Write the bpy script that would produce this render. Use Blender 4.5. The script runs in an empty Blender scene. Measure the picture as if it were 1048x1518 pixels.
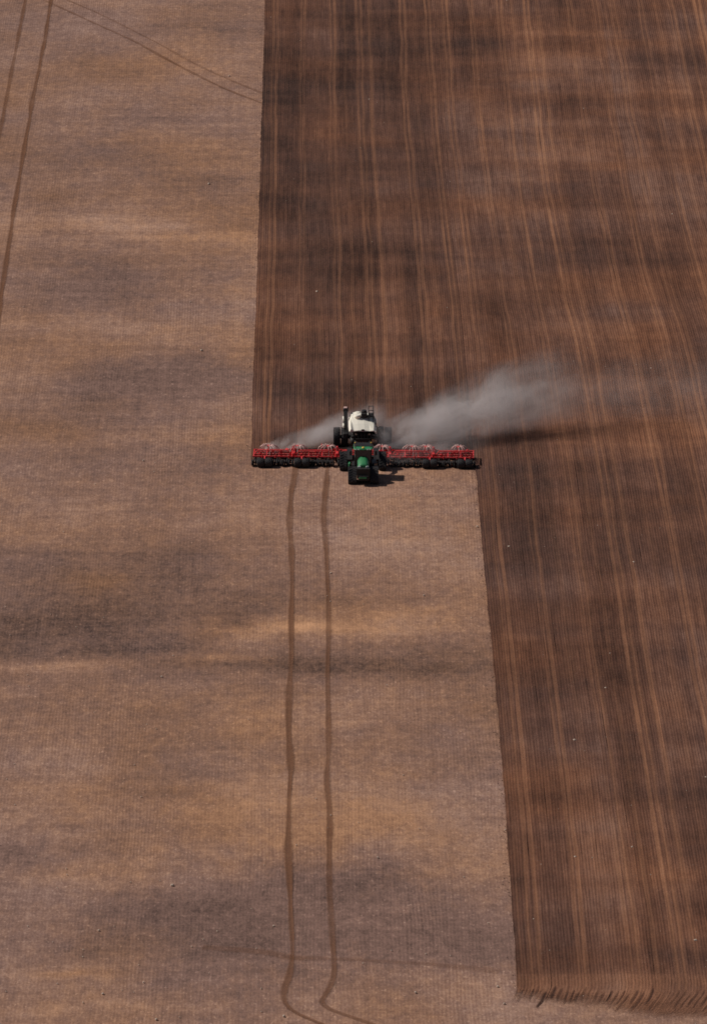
import bpy, bmesh, math, random
import numpy as np
from mathutils import Vector, Matrix

random.seed(7)
RNG = np.random.default_rng(11)
SC = bpy.context.scene
COL = SC.collection
R = math.radians

# ------------------------------------------------------------------ camera
# long-lens aerial view: rows run along world Y, the tractor drives towards -Y
FPX, PITCH, YAW = 9679.0, 17.0, 0.362           # focal length in photo pixels (1048 x 1518)
CAM_H = 189.0
_p, _y = R(PITCH), R(YAW)
FWD = Vector((math.sin(_y) * math.cos(_p), math.cos(_y) * math.cos(_p), -math.sin(_p)))
RGT = Vector((math.cos(_y), -math.sin(_y), 0))
UPV = RGT.cross(FWD)


def ray(px, py):
    return FWD * FPX + RGT * (px - 524) - UPV * (py - 759)


_d = ray(538, 697)                                # ground point under the drill's middle = origin
_t = CAM_H / -_d.z
CAM = Vector((-_d.x * _t, -_d.y * _t, CAM_H))


def ground(px, py):
    """where the photograph's pixel meets the flat field (x, y in metres)"""
    d = ray(px, py)
    t = CAM_H / -d.z
    p = CAM + d * t
    return p.x, p.y


cam = bpy.data.cameras.new('camera')
cam.sensor_fit = 'VERTICAL'
cam.sensor_height = 36
cam.lens = FPX / 1518 * 36
cam.clip_start = 1
cam.clip_end = 30000
co = bpy.data.objects.new('camera', cam)
COL.objects.link(co)
co.matrix_world = Matrix(((RGT.x, UPV.x, -FWD.x, CAM.x), (RGT.y, UPV.y, -FWD.y, CAM.y),
                          (RGT.z, UPV.z, -FWD.z, CAM.z), (0, 0, 0, 1)))
SC.camera = co

# ------------------------------------------------------------------ light
SUN_TRAVEL = Vector((0.70, -0.13, -0.70)).normalized()
EL = math.asin(-SUN_TRAVEL.z)
AZ = math.atan2(-SUN_TRAVEL.x, -SUN_TRAVEL.y)      # clockwise from +Y
w = bpy.data.worlds.new('World')
SC.world = w
w.use_nodes = True
nt = w.node_tree
sky = nt.nodes.new('ShaderNodeTexSky')
sky.sky_type = 'NISHITA'
sky.sun_disc = False
sky.sun_elevation = EL
sky.sun_rotation = AZ
sky.dust_density = 2.0
bg = nt.nodes['Background']
bg.inputs['Strength'].default_value = 0.05
nt.links.new(sky.outputs[0], bg.inputs[0])
sl = bpy.data.lights.new('sun', 'SUN')
sl.energy = 5.0
sl.angle = R(0.5)
sl.color = (1.0, 0.95, 0.87)
so = bpy.data.objects.new('sun', sl)
COL.objects.link(so)
so.rotation_euler = SUN_TRAVEL.to_track_quat('-Z', 'Y').to_euler()
so.location = (-60, 20, 80)
SC.view_settings.view_transform = 'Standard'
SC.view_settings.look = 'None'
SC.view_settings.exposure = -0.66
SC.view_settings.gamma = 1
SC.cycles.volume_step_rate = 0.8
SC.cycles.volume_bounces = 3
SC.cycles.transparent_max_bounces = 16
SC.cycles.filter_width = 1.7


# ------------------------------------------------------------------ helpers
def tag(o, label=None, cat=None, group=None, kind=None):
    if label: o['label'] = label
    if cat: o['category'] = cat
    if group: o['group'] = group
    if kind: o['kind'] = kind
    return o


def lin(r, g, b):
    f = lambda c: (c / 255 / 12.92) if c / 255 < 0.04045 else ((c / 255 + 0.055) / 1.055) ** 2.4
    return (f(r), f(g), f(b), 1)


class Nodes:
    def __init__(self, name):
        self.m = bpy.data.materials.new(name)
        self.m.use_nodes = True
        self.t = self.m.node_tree
        self.t.nodes.clear()
        self.out = self.t.nodes.new('ShaderNodeOutputMaterial')

    def n(self, typ, **kw):
        nd = self.t.nodes.new(typ)
        ins = kw.pop('ins', {})
        for k, v in kw.items():
            setattr(nd, k, v)
        for k, v in ins.items():
            self.set(nd, k, v)
        return nd

    def set(self, nd, k, v):
        s = nd.inputs[k]
        if isinstance(v, bpy.types.NodeSocket):
            self.t.links.new(v, s)
        elif isinstance(v, bpy.types.Node):
            self.t.links.new(v.outputs[0], s)
        else:
            s.default_value = v

    def math(self, op, a, b=0.0, c=None, clamp=False):
        nd = self.n('ShaderNodeMath', operation=op, use_clamp=clamp)
        self.set(nd, 0, a)
        self.set(nd, 1, b)
        if c is not None: self.set(nd, 2, c)
        return nd.outputs[0]

    def mix(self, f, a, b, blend='MIX'):
        nd = self.n('ShaderNodeMix', data_type='RGBA', blend_type=blend)
        self.set(nd, 0, f)
        self.set(nd, 6, a)
        self.set(nd, 7, b)
        return nd.outputs[2]

    def noise(self, vec, scale, detail=3, rough=0.55, dist=0.0):
        return self.n('ShaderNodeTexNoise', ins={'Vector': vec, 'Scale': scale, 'Detail': detail,
                                                 'Roughness': rough, 'Distortion': dist}).outputs[0]

    def ramp(self, fac, *stops):
        nd = self.n('ShaderNodeValToRGB')
        e = nd.color_ramp.elements
        while len(e) < len(stops): e.new(0.5)
        for el, (p, c) in zip(e, stops):
            el.position = p
            el.color = c if not isinstance(c, (int, float)) else (c, c, c, 1)
        self.set(nd, 0, fac)
        return nd.outputs[0]

    def mapr(self, v, a, b, c=0.0, d=1.0, smooth=False):
        nd = self.n('ShaderNodeMapRange', interpolation_type='SMOOTHSTEP' if smooth else 'LINEAR')
        for i, x in enumerate((v, a, b, c, d)): self.set(nd, i, x)
        return nd.outputs[0]

    def scalevec(self, vec, s):
        nd = self.n('ShaderNodeVectorMath', operation='MULTIPLY')
        self.set(nd, 0, vec)
        nd.inputs[1].default_value = s
        return nd.outputs[0]

    def attr(self, name):
        return self.n('ShaderNodeAttribute', attribute_name=name).outputs['Fac']

    def coord(self):
        return self.n('ShaderNodeTexCoord').outputs['Object']

    def bsdf(self, color, rough=0.6, normal=None, metallic=0.0, **kw):
        b = self.n('ShaderNodeBsdfPrincipled', ins={'Base Color': color, 'Roughness': rough, 'Metallic': metallic})
        if normal is not None: self.set(b, 'Normal', normal)
        for k, v in kw.items(): self.set(b, k.replace('_', ' '), v)
        return b.outputs[0]

    def surface(self, s):
        self.t.links.new(s, self.out.inputs['Surface'])
        return self.m


def paint(name, c, rough=0.45, dust=0.35, metallic=0.0, coat=0.0, dustcol=(150, 118, 98)):
    """painted or moulded surface with a film of field dust"""
    N = Nodes(name)
    v = N.coord()
    a = N.noise(v, 2.3, 5, 0.6)
    b = N.noise(v, 17.0, 3, 0.6)
    d = N.math('MULTIPLY', N.mapr(N.math('ADD', a, N.math('MULTIPLY', b, 0.4)), 0.45, 0.95), dust)
    base = N.mix(N.math('MULTIPLY', b, 0.25), c, tuple(x * 0.7 for x in c[:3]) + (1,))
    col = N.mix(d, base, lin(*dustcol))
    rg = N.mapr(d, 0, dust + 0.01, rough, 0.85)
    return N.surface(N.bsdf(col, rg, metallic=metallic, Coat_Weight=coat))


M = {
    'green': paint('green_paint', lin(16, 130, 80), 0.35, 0.18, coat=0.3),
    'yellow': paint('yellow_paint', lin(220, 175, 40), 0.4, 0.25),
    'red': paint('red_paint', lin(222, 34, 42), 0.45, 0.26, coat=0.1, dustcol=(176, 112, 106)),
    'cream': paint('cream_tank_paint', lin(250, 243, 228), 0.5, 0.03, dustcol=(205, 185, 160)),
    'black': paint('black_paint', lin(22, 23, 26), 0.5, 0.06),
    'rubber': paint('black_rubber', lin(30, 32, 38), 0.75, 0.07),
    'steel': paint('worn_steel', lin(120, 118, 116), 0.45, 0.3, metallic=0.6),
    'dark_steel': paint('dark_steel', lin(44, 38, 37), 0.6, 0.15),
    'hose': paint('pale_hose', lin(226, 186, 180), 0.5, 0.2),
    'lamp': paint('clear_lamp_glass', lin(215, 220, 222), 0.15, 0.1),
    'amber': paint('amber_beacon', lin(240, 190, 70), 0.25, 0.05),
}
_g = Nodes('glass_painted_sky')
M['glass'] = _g.surface(_g.bsdf(lin(24, 36, 56), 0.12, Specular_IOR_Level=0.6, Coat_Weight=0.4))  # blue of the reflected sky is put into the base colour


class MB:
    """collects shapes and links them as ONE mesh object"""

    def __init__(self): self.v, self.f, self.mi, self.sm = [], [], [], []

    def add(self, vs, fs, mi=0, smooth=False):
        o = len(self.v)
        self.v += [tuple(v) for v in vs]
        self.f += [tuple(i + o for i in f) for f in fs]
        self.mi += [mi] * len(fs)
        self.sm += [smooth] * len(fs)
        return self

    def box(self, c, s, rot=None, mi=0, taper=1.0, bev=0.0):
        x, y, z = (q / 2 for q in s)
        b = min(bev, x * 0.9, y * 0.9)
        if b > 0:
            ring = [(x - b, -y), (x, -y + b), (x, y - b), (x - b, y), (-x + b, y), (-x, y - b), (-x, -y + b), (-x + b, -y)]
        else:
            ring = [(x, -y), (x, y), (-x, y), (-x, -y)]
        n = len(ring)
        vs, zz = [], ([-z, z] if b <= 0 else [-z, z - b, z])
        for k, q in enumerate(zz):
            t = taper if q > 0 else 1
            i = 1 if not (b > 0 and k == 2) else 1 - b / max(x, y)
            vs += [(p[0] * t * i, p[1] * t * i, q) for p in ring]
        fs = [tuple(range(n))[::-1], tuple(range((len(zz) - 1) * n, len(zz) * n))]
        for k in range(len(zz) - 1):
            fs += [(k * n + i, k * n + (i + 1) % n, (k + 1) * n + (i + 1) % n, (k + 1) * n + i) for i in range(n)]
        m = Matrix.Translation(c) @ (rot.to_4x4() if rot else Matrix())
        return self.add([m @ Vector(v) for v in vs], fs, mi)

    def prism(self, prof, axis, a, b, mi=0, smooth=False):
        """profile of 2-D points pushed along an axis (0: x with (y,z), 1: y with (x,z), 2: z with (x,y))"""
        def P(p, q):
            return [(q, p[0], p[1]), (p[0], q, p[1]), (p[0], p[1], q)][axis]
        n = len(prof)
        vs = [P(p, a) for p in prof] + [P(p, b) for p in prof]
        self.add(vs, [(i, (i + 1) % n, n + (i + 1) % n, n + i) for i in range(n)], mi, smooth)
        self.add(vs, [tuple(range(n))[::-1], tuple(range(n, 2 * n))], mi)
        return self

    def tube(self, pts, r, seg=8, mi=0, smooth=True, caps=True):
        pts = [Vector(p) for p in pts]
        rs = r if isinstance(r, (list, tuple)) else [r] * len(pts)
        vs = []
        for i, p in enumerate(pts):
            d = (pts[min(i + 1, len(pts) - 1)] - pts[max(i - 1, 0)]).normalized()
            a = d.cross(Vector((0, 0, 1)) if abs(d.z) < 0.9 else Vector((1, 0, 0))).normalized()
            b = d.cross(a)
            vs += [p + (a * math.cos(t) + b * math.sin(t)) * rs[i] for t in (2 * math.pi * k / seg for k in range(seg))]
        fs = []
        for i in range(len(pts) - 1):
            fs += [(i * seg + k, i * seg + (k + 1) % seg, (i + 1) * seg + (k + 1) % seg, (i + 1) * seg + k) for k in range(seg)]
        self.add(vs, fs, mi, smooth)
        if caps:
            n = len(vs)
            self.add(vs, [tuple(range(seg))[::-1], tuple(range(n - seg, n))], mi)
        return self

    def lathe(self, c, prof, seg=24, mi=0, smooth=True):
        """profile of (x, r) turned about an axis along x through c"""
        vs = []
        for x, r in prof:
            vs += [(c[0] + x, c[1] + r * math.cos(t), c[2] + r * math.sin(t)) for t in (2 * math.pi * k / seg for k in range(seg))]
        fs = []
        for i in range(len(prof) - 1):
            fs += [(i * seg + k, i * seg + (k + 1) % seg, (i + 1) * seg + (k + 1) % seg, (i + 1) * seg + k) for k in range(seg)]
        return self.add(vs, fs, mi, smooth)

    def build(self, name, mats, parent=None, loc=(0, 0, 0)):
        me = bpy.data.meshes.new(name)
        me.from_pydata(self.v, [], self.f)
        for m in (mats if isinstance(mats, (list, tuple)) else [mats]): me.materials.append(m)
        me.polygons.foreach_set('material_index', self.mi)
        me.polygons.foreach_set('use_smooth', self.sm)
        bm = bmesh.new()
        bm.from_mesh(me)
        bmesh.ops.remove_doubles(bm, verts=bm.verts, dist=1e-5)
        bmesh.ops.recalc_face_normals(bm, faces=bm.faces)
        bm.to_mesh(me)
        bm.free()
        o = bpy.data.objects.new(name, me)
        o.location = loc
        COL.objects.link(o)
        if parent: o.parent = parent
        return o


def empty(name, loc):
    o = bpy.data.objects.new(name, None)
    o.empty_display_size = 0.5
    o.location = loc
    COL.objects.link(o)
    return o


def copy_tree(o, parent, loc=None, flip=False):
    c = o.copy()
    COL.objects.link(c)
    c.parent = parent
    if loc is not None: c.location = loc
    if flip: c.scale = (-1, 1, 1)
    for ch in list(o.children):
        copy_tree(ch, c)
    return c


# ------------------------------------------------------------------ numeric noise for soil
def vnoise(x, y, seed=0):
    xi, yi = np.floor(x).astype(np.int64), np.floor(y).astype(np.int64)
    fx, fy = x - xi, y - yi
    fx, fy = fx * fx * (3 - 2 * fx), fy * fy * (3 - 2 * fy)

    def h(a, b):
        n = (a * 374761393 + b * 668265263 + seed * 974634777) & 0xFFFFFFFF
        n = ((n ^ (n >> 13)) * 1274126177) & 0xFFFFFFFF
        return ((n ^ (n >> 16)) & 0xFFFF) / 65535.0
    a, b, c, d = h(xi, yi), h(xi + 1, yi), h(xi, yi + 1), h(xi + 1, yi + 1)
    return (a + (b - a) * fx) * (1 - fy) + (c + (d - c) * fx) * fy


def fbm(x, y, seed=0, octv=4, gain=0.5):
    s, a, t = 0, 1.0, 0
    for k in range(octv):
        s = s + a * vnoise(x * 2 ** k + 13.7 * k, y * 2 ** k - 7.1 * k, seed + k)
        t += a
        a *= gain
    return s / t - 0.5


def grid_object(name, X, Y, Z, attrs, mat):
    """X, Y, Z are (rows, cols) arrays: one sheet"""
    nr, nc = X.shape
    co_ = np.stack([X, Y, Z], -1).reshape(-1, 3).astype(np.float32)
    me = bpy.data.meshes.new(name)
    nf = (nr - 1) * (nc - 1)
    idx = np.arange(nr * nc, dtype=np.int32).reshape(nr, nc)
    q = np.stack([idx[:-1, :-1], idx[:-1, 1:], idx[1:, 1:], idx[1:, :-1]], -1).reshape(-1)
    me.vertices.add(nr * nc)
    me.vertices.foreach_set('co', co_.ravel())
    me.loops.add(nf * 4)
    me.loops.foreach_set('vertex_index', q.astype(np.int32))
    me.polygons.add(nf)
    me.polygons.foreach_set('loop_start', np.arange(0, nf * 4, 4, dtype=np.int32))
    me.update(calc_edges=True)
    me.polygons.foreach_set('use_smooth', np.ones(nf, dtype=bool))
    for k, a in attrs.items():
        at = me.attributes.new(k, 'FLOAT', 'POINT')
        at.data.foreach_set('value', a.reshape(-1).astype(np.float32))
    me.materials.append(mat)
    o = bpy.data.objects.new(name, me)
    COL.objects.link(o)
    return o


# soil patches, plus slope shading of shallow terraces painted as tone: where in the photo, how wide and deep there, how much darker (-) or paler (+), how warm
#    x    y    rx   ry  tone  warm
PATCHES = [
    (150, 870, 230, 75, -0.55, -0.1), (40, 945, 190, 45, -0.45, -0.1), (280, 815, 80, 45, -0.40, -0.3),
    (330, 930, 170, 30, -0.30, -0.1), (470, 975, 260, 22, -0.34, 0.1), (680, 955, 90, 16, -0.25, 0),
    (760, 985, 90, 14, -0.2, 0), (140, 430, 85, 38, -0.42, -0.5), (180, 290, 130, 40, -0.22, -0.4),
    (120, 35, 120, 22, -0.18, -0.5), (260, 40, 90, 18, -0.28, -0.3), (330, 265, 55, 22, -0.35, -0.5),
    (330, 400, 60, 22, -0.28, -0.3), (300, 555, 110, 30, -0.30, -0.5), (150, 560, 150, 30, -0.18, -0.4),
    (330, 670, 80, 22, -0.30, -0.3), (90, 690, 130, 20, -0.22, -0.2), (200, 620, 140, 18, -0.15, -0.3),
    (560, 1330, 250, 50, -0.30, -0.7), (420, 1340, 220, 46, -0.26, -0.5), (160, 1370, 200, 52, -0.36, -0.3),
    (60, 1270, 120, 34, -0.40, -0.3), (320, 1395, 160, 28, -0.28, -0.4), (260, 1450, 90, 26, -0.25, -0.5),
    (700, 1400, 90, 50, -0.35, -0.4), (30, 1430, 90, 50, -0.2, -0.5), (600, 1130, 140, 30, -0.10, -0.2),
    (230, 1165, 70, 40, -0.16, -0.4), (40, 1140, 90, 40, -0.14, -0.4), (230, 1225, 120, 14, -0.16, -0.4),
    (90, 968, 180, 10, -0.32, 0.0), (330, 978, 200, 8, -0.30, 0.1), (560, 990, 170, 9, -0.34, 0.0), (800, 985, 1, 1, 0, 0),  # thin cross-bands here and below: terrace slope shading painted into the tone
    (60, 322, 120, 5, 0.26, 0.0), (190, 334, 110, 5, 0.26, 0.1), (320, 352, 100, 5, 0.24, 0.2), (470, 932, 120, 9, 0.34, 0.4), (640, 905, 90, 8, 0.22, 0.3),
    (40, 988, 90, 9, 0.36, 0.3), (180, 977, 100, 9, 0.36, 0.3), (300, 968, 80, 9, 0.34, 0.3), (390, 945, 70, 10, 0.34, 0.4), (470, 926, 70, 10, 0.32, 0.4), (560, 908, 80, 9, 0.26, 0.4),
    # pale / orange ground, with more painted pale terrace edges
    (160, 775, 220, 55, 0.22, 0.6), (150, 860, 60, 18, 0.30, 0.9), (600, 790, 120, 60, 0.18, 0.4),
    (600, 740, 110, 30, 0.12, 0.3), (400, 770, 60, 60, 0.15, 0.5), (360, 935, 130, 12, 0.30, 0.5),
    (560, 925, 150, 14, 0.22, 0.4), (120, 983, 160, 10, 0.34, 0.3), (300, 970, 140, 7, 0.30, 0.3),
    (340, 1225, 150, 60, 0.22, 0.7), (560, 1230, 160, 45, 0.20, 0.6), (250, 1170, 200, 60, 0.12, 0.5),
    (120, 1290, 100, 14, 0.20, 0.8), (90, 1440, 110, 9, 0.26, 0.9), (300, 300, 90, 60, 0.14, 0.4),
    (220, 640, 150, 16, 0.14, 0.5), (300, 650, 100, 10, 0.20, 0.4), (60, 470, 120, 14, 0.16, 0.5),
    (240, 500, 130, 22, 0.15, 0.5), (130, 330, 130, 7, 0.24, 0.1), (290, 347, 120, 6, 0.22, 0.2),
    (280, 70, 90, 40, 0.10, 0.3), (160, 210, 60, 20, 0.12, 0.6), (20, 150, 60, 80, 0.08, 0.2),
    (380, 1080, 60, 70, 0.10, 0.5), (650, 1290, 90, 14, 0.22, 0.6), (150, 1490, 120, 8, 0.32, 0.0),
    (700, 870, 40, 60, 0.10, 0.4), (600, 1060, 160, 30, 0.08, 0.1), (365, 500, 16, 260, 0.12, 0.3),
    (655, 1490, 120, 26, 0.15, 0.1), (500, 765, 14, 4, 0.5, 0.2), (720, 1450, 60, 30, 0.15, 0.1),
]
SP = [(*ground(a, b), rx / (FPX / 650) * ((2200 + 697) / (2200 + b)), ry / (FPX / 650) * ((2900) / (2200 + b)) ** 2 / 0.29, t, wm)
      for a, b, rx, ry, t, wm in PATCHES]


def soil(X, Y):  # tone of the soil together with the painted slope shading
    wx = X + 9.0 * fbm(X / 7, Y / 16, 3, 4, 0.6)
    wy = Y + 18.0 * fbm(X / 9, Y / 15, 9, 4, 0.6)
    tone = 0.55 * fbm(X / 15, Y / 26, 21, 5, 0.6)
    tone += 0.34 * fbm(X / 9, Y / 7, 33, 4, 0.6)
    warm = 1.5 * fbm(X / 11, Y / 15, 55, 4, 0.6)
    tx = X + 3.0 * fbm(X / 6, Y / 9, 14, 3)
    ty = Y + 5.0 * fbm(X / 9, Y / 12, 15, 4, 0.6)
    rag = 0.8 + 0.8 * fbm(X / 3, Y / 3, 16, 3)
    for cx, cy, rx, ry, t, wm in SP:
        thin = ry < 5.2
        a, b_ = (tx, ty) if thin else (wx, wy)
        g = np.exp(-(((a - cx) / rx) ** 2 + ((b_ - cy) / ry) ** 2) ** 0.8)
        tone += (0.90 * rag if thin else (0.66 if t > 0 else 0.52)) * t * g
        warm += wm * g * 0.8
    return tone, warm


# ------------------------------------------------------------------ the stubble field (one sheet to the horizon)
def stubble_material():
    N = Nodes('stubble_soil')
    v = N.coord()
    tone, warm = N.attr('tone'), N.attr('warm')
    n1 = N.noise(N.scalevec(v, (1.0, 0.45, 1)), 0.8, 6, 0.7)
    n2 = N.noise(N.scalevec(v, (1.0, 0.7, 1)), 4.5, 4, 0.7)
    # rows of last year's stubble, faint, broken up
    wob = N.noise(N.scalevec(v, (0.2, 0.05, 1)), 1.0, 3)
    sx = N.n('ShaderNodeSeparateXYZ', ins={0: v}).outputs[0]
    ph = N.math('ADD', N.math('MULTIPLY', sx, 2 * math.pi / 0.30), N.math('MULTIPLY', wob, 16.0))
    row = N.math('SINE', ph)
    rowamt = N.mapr(N.noise(N.scalevec(v, (0.12, 0.03, 1)), 1.0, 3), 0.42, 0.70, 0.01, 0.10)
    rows = N.math('MULTIPLY', row, rowamt)
    streak = N.noise(N.scalevec(v, (1.6, 0.03, 1)), 1.0, 3, 0.6)
    t = N.math('ADD', tone, 0.47)
    t = N.math('ADD', t, N.math('MULTIPLY', N.math('SUBTRACT', n1, 0.5), 0.75))
    t = N.math('ADD', t, N.math('MULTIPLY', N.math('SUBTRACT', n2, 0.5), 0.70))
    t = N.math('ADD', t, N.math('MULTIPLY', N.math('SUBTRACT', streak, 0.5), 0.30))
    t = N.math('ADD', t, rows)
    grain = N.noise(N.scalevec(v, (1.0, 0.6, 1)), 1.7, 3, 0.8)
    scrap = N.mapr(N.noise(N.scalevec(v, (1.0, 0.5, 1)), 3.4, 2, 0.6), 0.60, 0.80, 0.0, 1.0)
    t = N.math('ADD', t, N.math('MULTIPLY', N.math('SUBTRACT', grain, 0.5), 0.95))
    t = N.math('ADD', t, N.math('MULTIPLY', scrap, 0.6))
    bandn = N.noise(N.scalevec(v, (0.10, 0.55, 1)), 1.0, 4, 0.65)
    t = N.math('ADD', t, N.math('MULTIPLY', N.math('SUBTRACT', bandn, 0.5), 0.5))
    t = N.math('MULTIPLY', N.math('ADD', t, 0.37), 0.6)
    cool = N.ramp(t, (0.0, lin(54, 42, 39)), (0.5, lin(141, 110, 99)), (1.0, lin(204, 170, 153)))
    hot = N.ramp(t, (0.0, lin(62, 45, 37)), (0.5, lin(151, 111, 86)), (1.0, lin(211, 160, 123)))
    wf = N.math('ADD', N.math('ADD', N.math('MULTIPLY', warm, 0.85), 0.40), N.math('MULTIPLY', N.math('SUBTRACT', n1, 0.5), 1.2), clamp=True)
    col = N.mix(wf, cool, hot)
    bump = N.n('ShaderNodeBump', ins={'Strength': 0.5, 'Distance': 0.05})
    N.set(bump, 'Height', N.math('ADD', N.math('MULTIPLY', n2, 1.4), N.math('MULTIPLY', row, 0.10)))
    return N.surface(N.bsdf(col, 0.95, bump.outputs[0], Specular_IOR_Level=0.15))


M['stubble'] = stubble_material()


def graded(lo, hi, step, far, k=1.35):
    a = list(np.arange(lo, hi + 1e-6, step))
    s, x = step, a[-1]
    while x < far:
        s *= k
        x += s
        a.append(x)
    s, x = step, a[0]
    pre = []
    while x > -far:
        s *= k
        x -= s
        pre.append(x)
    return np.array(pre[::-1] + a)


gx = graded(-48, 60, 0.55, 5200)
gy = graded(-150, 235, 0.8, 5200)
GX, GY = np.meshgrid(gx, gy)
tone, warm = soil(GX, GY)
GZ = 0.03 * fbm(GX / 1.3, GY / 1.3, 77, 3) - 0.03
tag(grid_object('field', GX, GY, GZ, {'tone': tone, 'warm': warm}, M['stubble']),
    'pale brown stubble field with darker damp patches and painted slope shading', 'field', kind='structure')

# ------------------------------------------------------------------ seeded ground: furrow by furrow
PASS_W = (705 - 371) / (FPX / (CAM_H / math.sin(R(16.68))))     # one pass of the drill, about 22.7 m
ROWS = 89
ROW = PASS_W / ROWS
G0 = [(404, -420), (396, -130), (392, 0), (390, 60), (387, 150), (383, 300), (377, 480), (373, 580), (370.5, 690), (369, 800), (360, 1560)]
G1 = [(600, -420), (628, -130), (640, 0), (650, 165), (668, 330), (684, 465), (696, 600), (703.5, 700), (714, 830), (723, 915), (731, 1000), (738, 1090), (746, 1190), (758, 1380), (764, 1460), (768, 1560)]
G2 = [(693, -420), (732, -130), (749, 0), (764, 165), (774, 250), (804, 435), (823, 506), (838, 612), (854, 697), (871, 813), (890, 962), (913, 1095), (936, 1250), (956, 1400), (968, 1490), (975, 1560)]
U2 = PASS_W + (854 - 704) / 14.7


def guide(pts):
    g = sorted((ground(*p)[::-1] for p in pts))
    ys = np.array([q[0] for q in g])
    xs = np.array([q[1] for q in g])

    def f(y):
        # smoothed piecewise line, so the drill lines wander instead of kinking
        return sum(np.interp(y + d, ys, xs) for d in (-9, -5, 0, 5, 9)) / 5
    return f


g0, g1, g2 = guide(G0), guide(G1), guide(G2)


def u_to_x(U, Y):
    a, b, c = g0(Y), g1(Y), g2(Y)
    x = np.where(U < PASS_W, a + (b - a) * U / PASS_W, b + (c - b) * (U - PASS_W) / (U2 - PASS_W))
    return np.where(U > U2, c + (U - U2), x)


# packed, paler lines left by the gauge wheels and the cart's dual tyres, one set per pass
MARKS = [(0.6, .12, .3), (1.35, .17, .8), (1.95, .17, .9), (5.0, .15, .6), (5.5, .18, .8), (8.9, .14, .55), (9.5, .22, .8), (10.9, .2, .55),
         (12.5, .18, .95), (13.1, .18, .9), (14.2, .24, .8), (18.3, .17, .8), (18.85, .17, .75), (21.75, .15, .8),
         (22.3, .17, .7), (16.4, .3, .25), (7.2, .4, .25), (20.2, .3, .2)]


def seeded_mesh(name, u_lo, u_hi, ylo, yhi, dy, label, end_fn=None):
    per = 4
    n = int(round((u_hi - u_lo) / ROW)) * per + 1
    us = u_lo + np.arange(n) * ROW / per
    ys = list(np.arange(ylo, yhi, dy))
    if end_fn is not None:
        yt = ground(765, 1462)[1]
        ys = [q for q in ys if q < yt - 9] + list(np.arange(yt - 9, yt + 4, 0.2)) + [q for q in ys if q > yt + 4]
    s = dy
    while ys[-1] < 1500:
        s *= 1.3
        ys.append(ys[-1] + s)
    if u_hi > PASS_W + 1:
        us = np.concatenate([us, us[-1] + np.cumsum(np.geomspace(0.5, 120, 22))])
    U, Y = np.meshgrid(us, np.array(ys))
    rowid = np.floor((U - u_lo) / ROW + 0.5)
    # each row wavers a little on its own
    wav = 0.09 * (vnoise(rowid * 7.3, Y / 7, 5) - 0.5) + 0.30 * fbm(U / 9 + 31, Y / 22, 8, 3)
    X = u_to_x(U, Y) + wav * np.clip(U / 1.5, 0, 1) * np.clip(np.abs(U - PASS_W) / 1.5, 0, 1)
    ph = (U / ROW) % 1.0
    prof = 0.5 - 0.5 * np.cos(2 * np.pi * ph)                     # 1 on the ridge, 0 in the furrow
    um = U % PASS_W
    passid = np.floor(U / PASS_W)
    mark = np.zeros_like(U)
    for c, wd, st in MARKS:
        wv = 0.22 * (vnoise(passid * 5 + c, Y / 13, 41) - 0.5)
        g = np.exp(-np.abs((um - c - wv) / (wd * 1.0)) ** 2.4)
        amp = 0.82 * st * (0.38 + 0.85 * vnoise(c * 3.1 + passid * 9, Y / 45, 61)) * (0.8 + 0.35 * vnoise(c * 5.7 + passid * 3, Y / 6.0, 62)) * (0.6 + 0.6 * vnoise(X / 16, Y / 24, 63))
        mark = np.maximum(mark, g * amp)
    # every opener leaves its own shade of furrow
    rowtone = 0.14 * (vnoise(rowid * 3.7 + 0.37, Y * 0 + 0.5, 71) - 0.5) + 0.24 * (vnoise(rowid * 1.9, Y / 6, 72) - 0.5)
    clod = 0.6 * vnoise(U / 0.11, Y / 0.4, 81) + 0.4 * vnoise(U / 0.3, Y / 0.9, 82)
    depth = 0.036 * (1 - 0.75 * np.clip(mark, 0, 1)) * (0.7 + 0.6 * vnoise(rowid * 2.1, Y / 4, 91))
    Z = 0.025 + depth * prof + 0.05 * (clod - 0.5) * (1 - 0.5 * np.clip(mark, 0, 1)) + 0.02 * fbm(U / 2, Y / 3, 95, 2)
    bigt = 0.8 * fbm(X / 13, Y / 20, 121, 4, 0.6) + 0.5 * fbm(X / 24 + 7, Y / 5.5, 131, 4, 0.6)
    wm = 1.6 * fbm(X / 14 + 3, Y / 12, 141, 4, 0.6) + 0.5 * (vnoise(um / 1.8, Y / 50 + passid * 3, 142) - 0.5)
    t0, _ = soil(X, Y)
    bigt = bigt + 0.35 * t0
    bigt = bigt + np.where(U < PASS_W, -0.13, 0.12 * np.clip((U - PASS_W) / 10, 0, 1))
    bigt = bigt + 0.36 * (vnoise(um / 2.2, Y / 60 + passid * 5, 64) - 0.5)       # broad lengthwise shades across a pass
    cover = np.ones_like(U)
    e = (U - u_lo) + 0.09 * (vnoise(Y / 0.7, Y * 0 + u_lo, 151) - 0.5) + 0.12 * (vnoise(Y / 4.5, Y * 0 + u_lo, 152) - 0.5)
    cover = np.clip((e - 0.02) / 0.2, 0, 1)
    if u_lo > 1: cover = np.where(Y > y_back - 0.5, 1.0, cover)
    if end_fn is not None:
        cover, X, mark, Z, bigt = end_fn(U, Y, X, cover, mark, Z, bigt, rowid, prof)
    Z = np.where(cover < 0.02, -0.05, Z)
    far = U > u_hi + 0.3
    Z = np.where(far, 0.04, Z)
    o = grid_object(name, X, Y, Z, {'mark': mark, 'cover': cover, 'tone': bigt, 'warm': wm, 'rowtone': rowtone, 'ridge': prof}, M['seeded'])
    tag(o, label, 'field', kind='structure')
    return o


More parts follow.
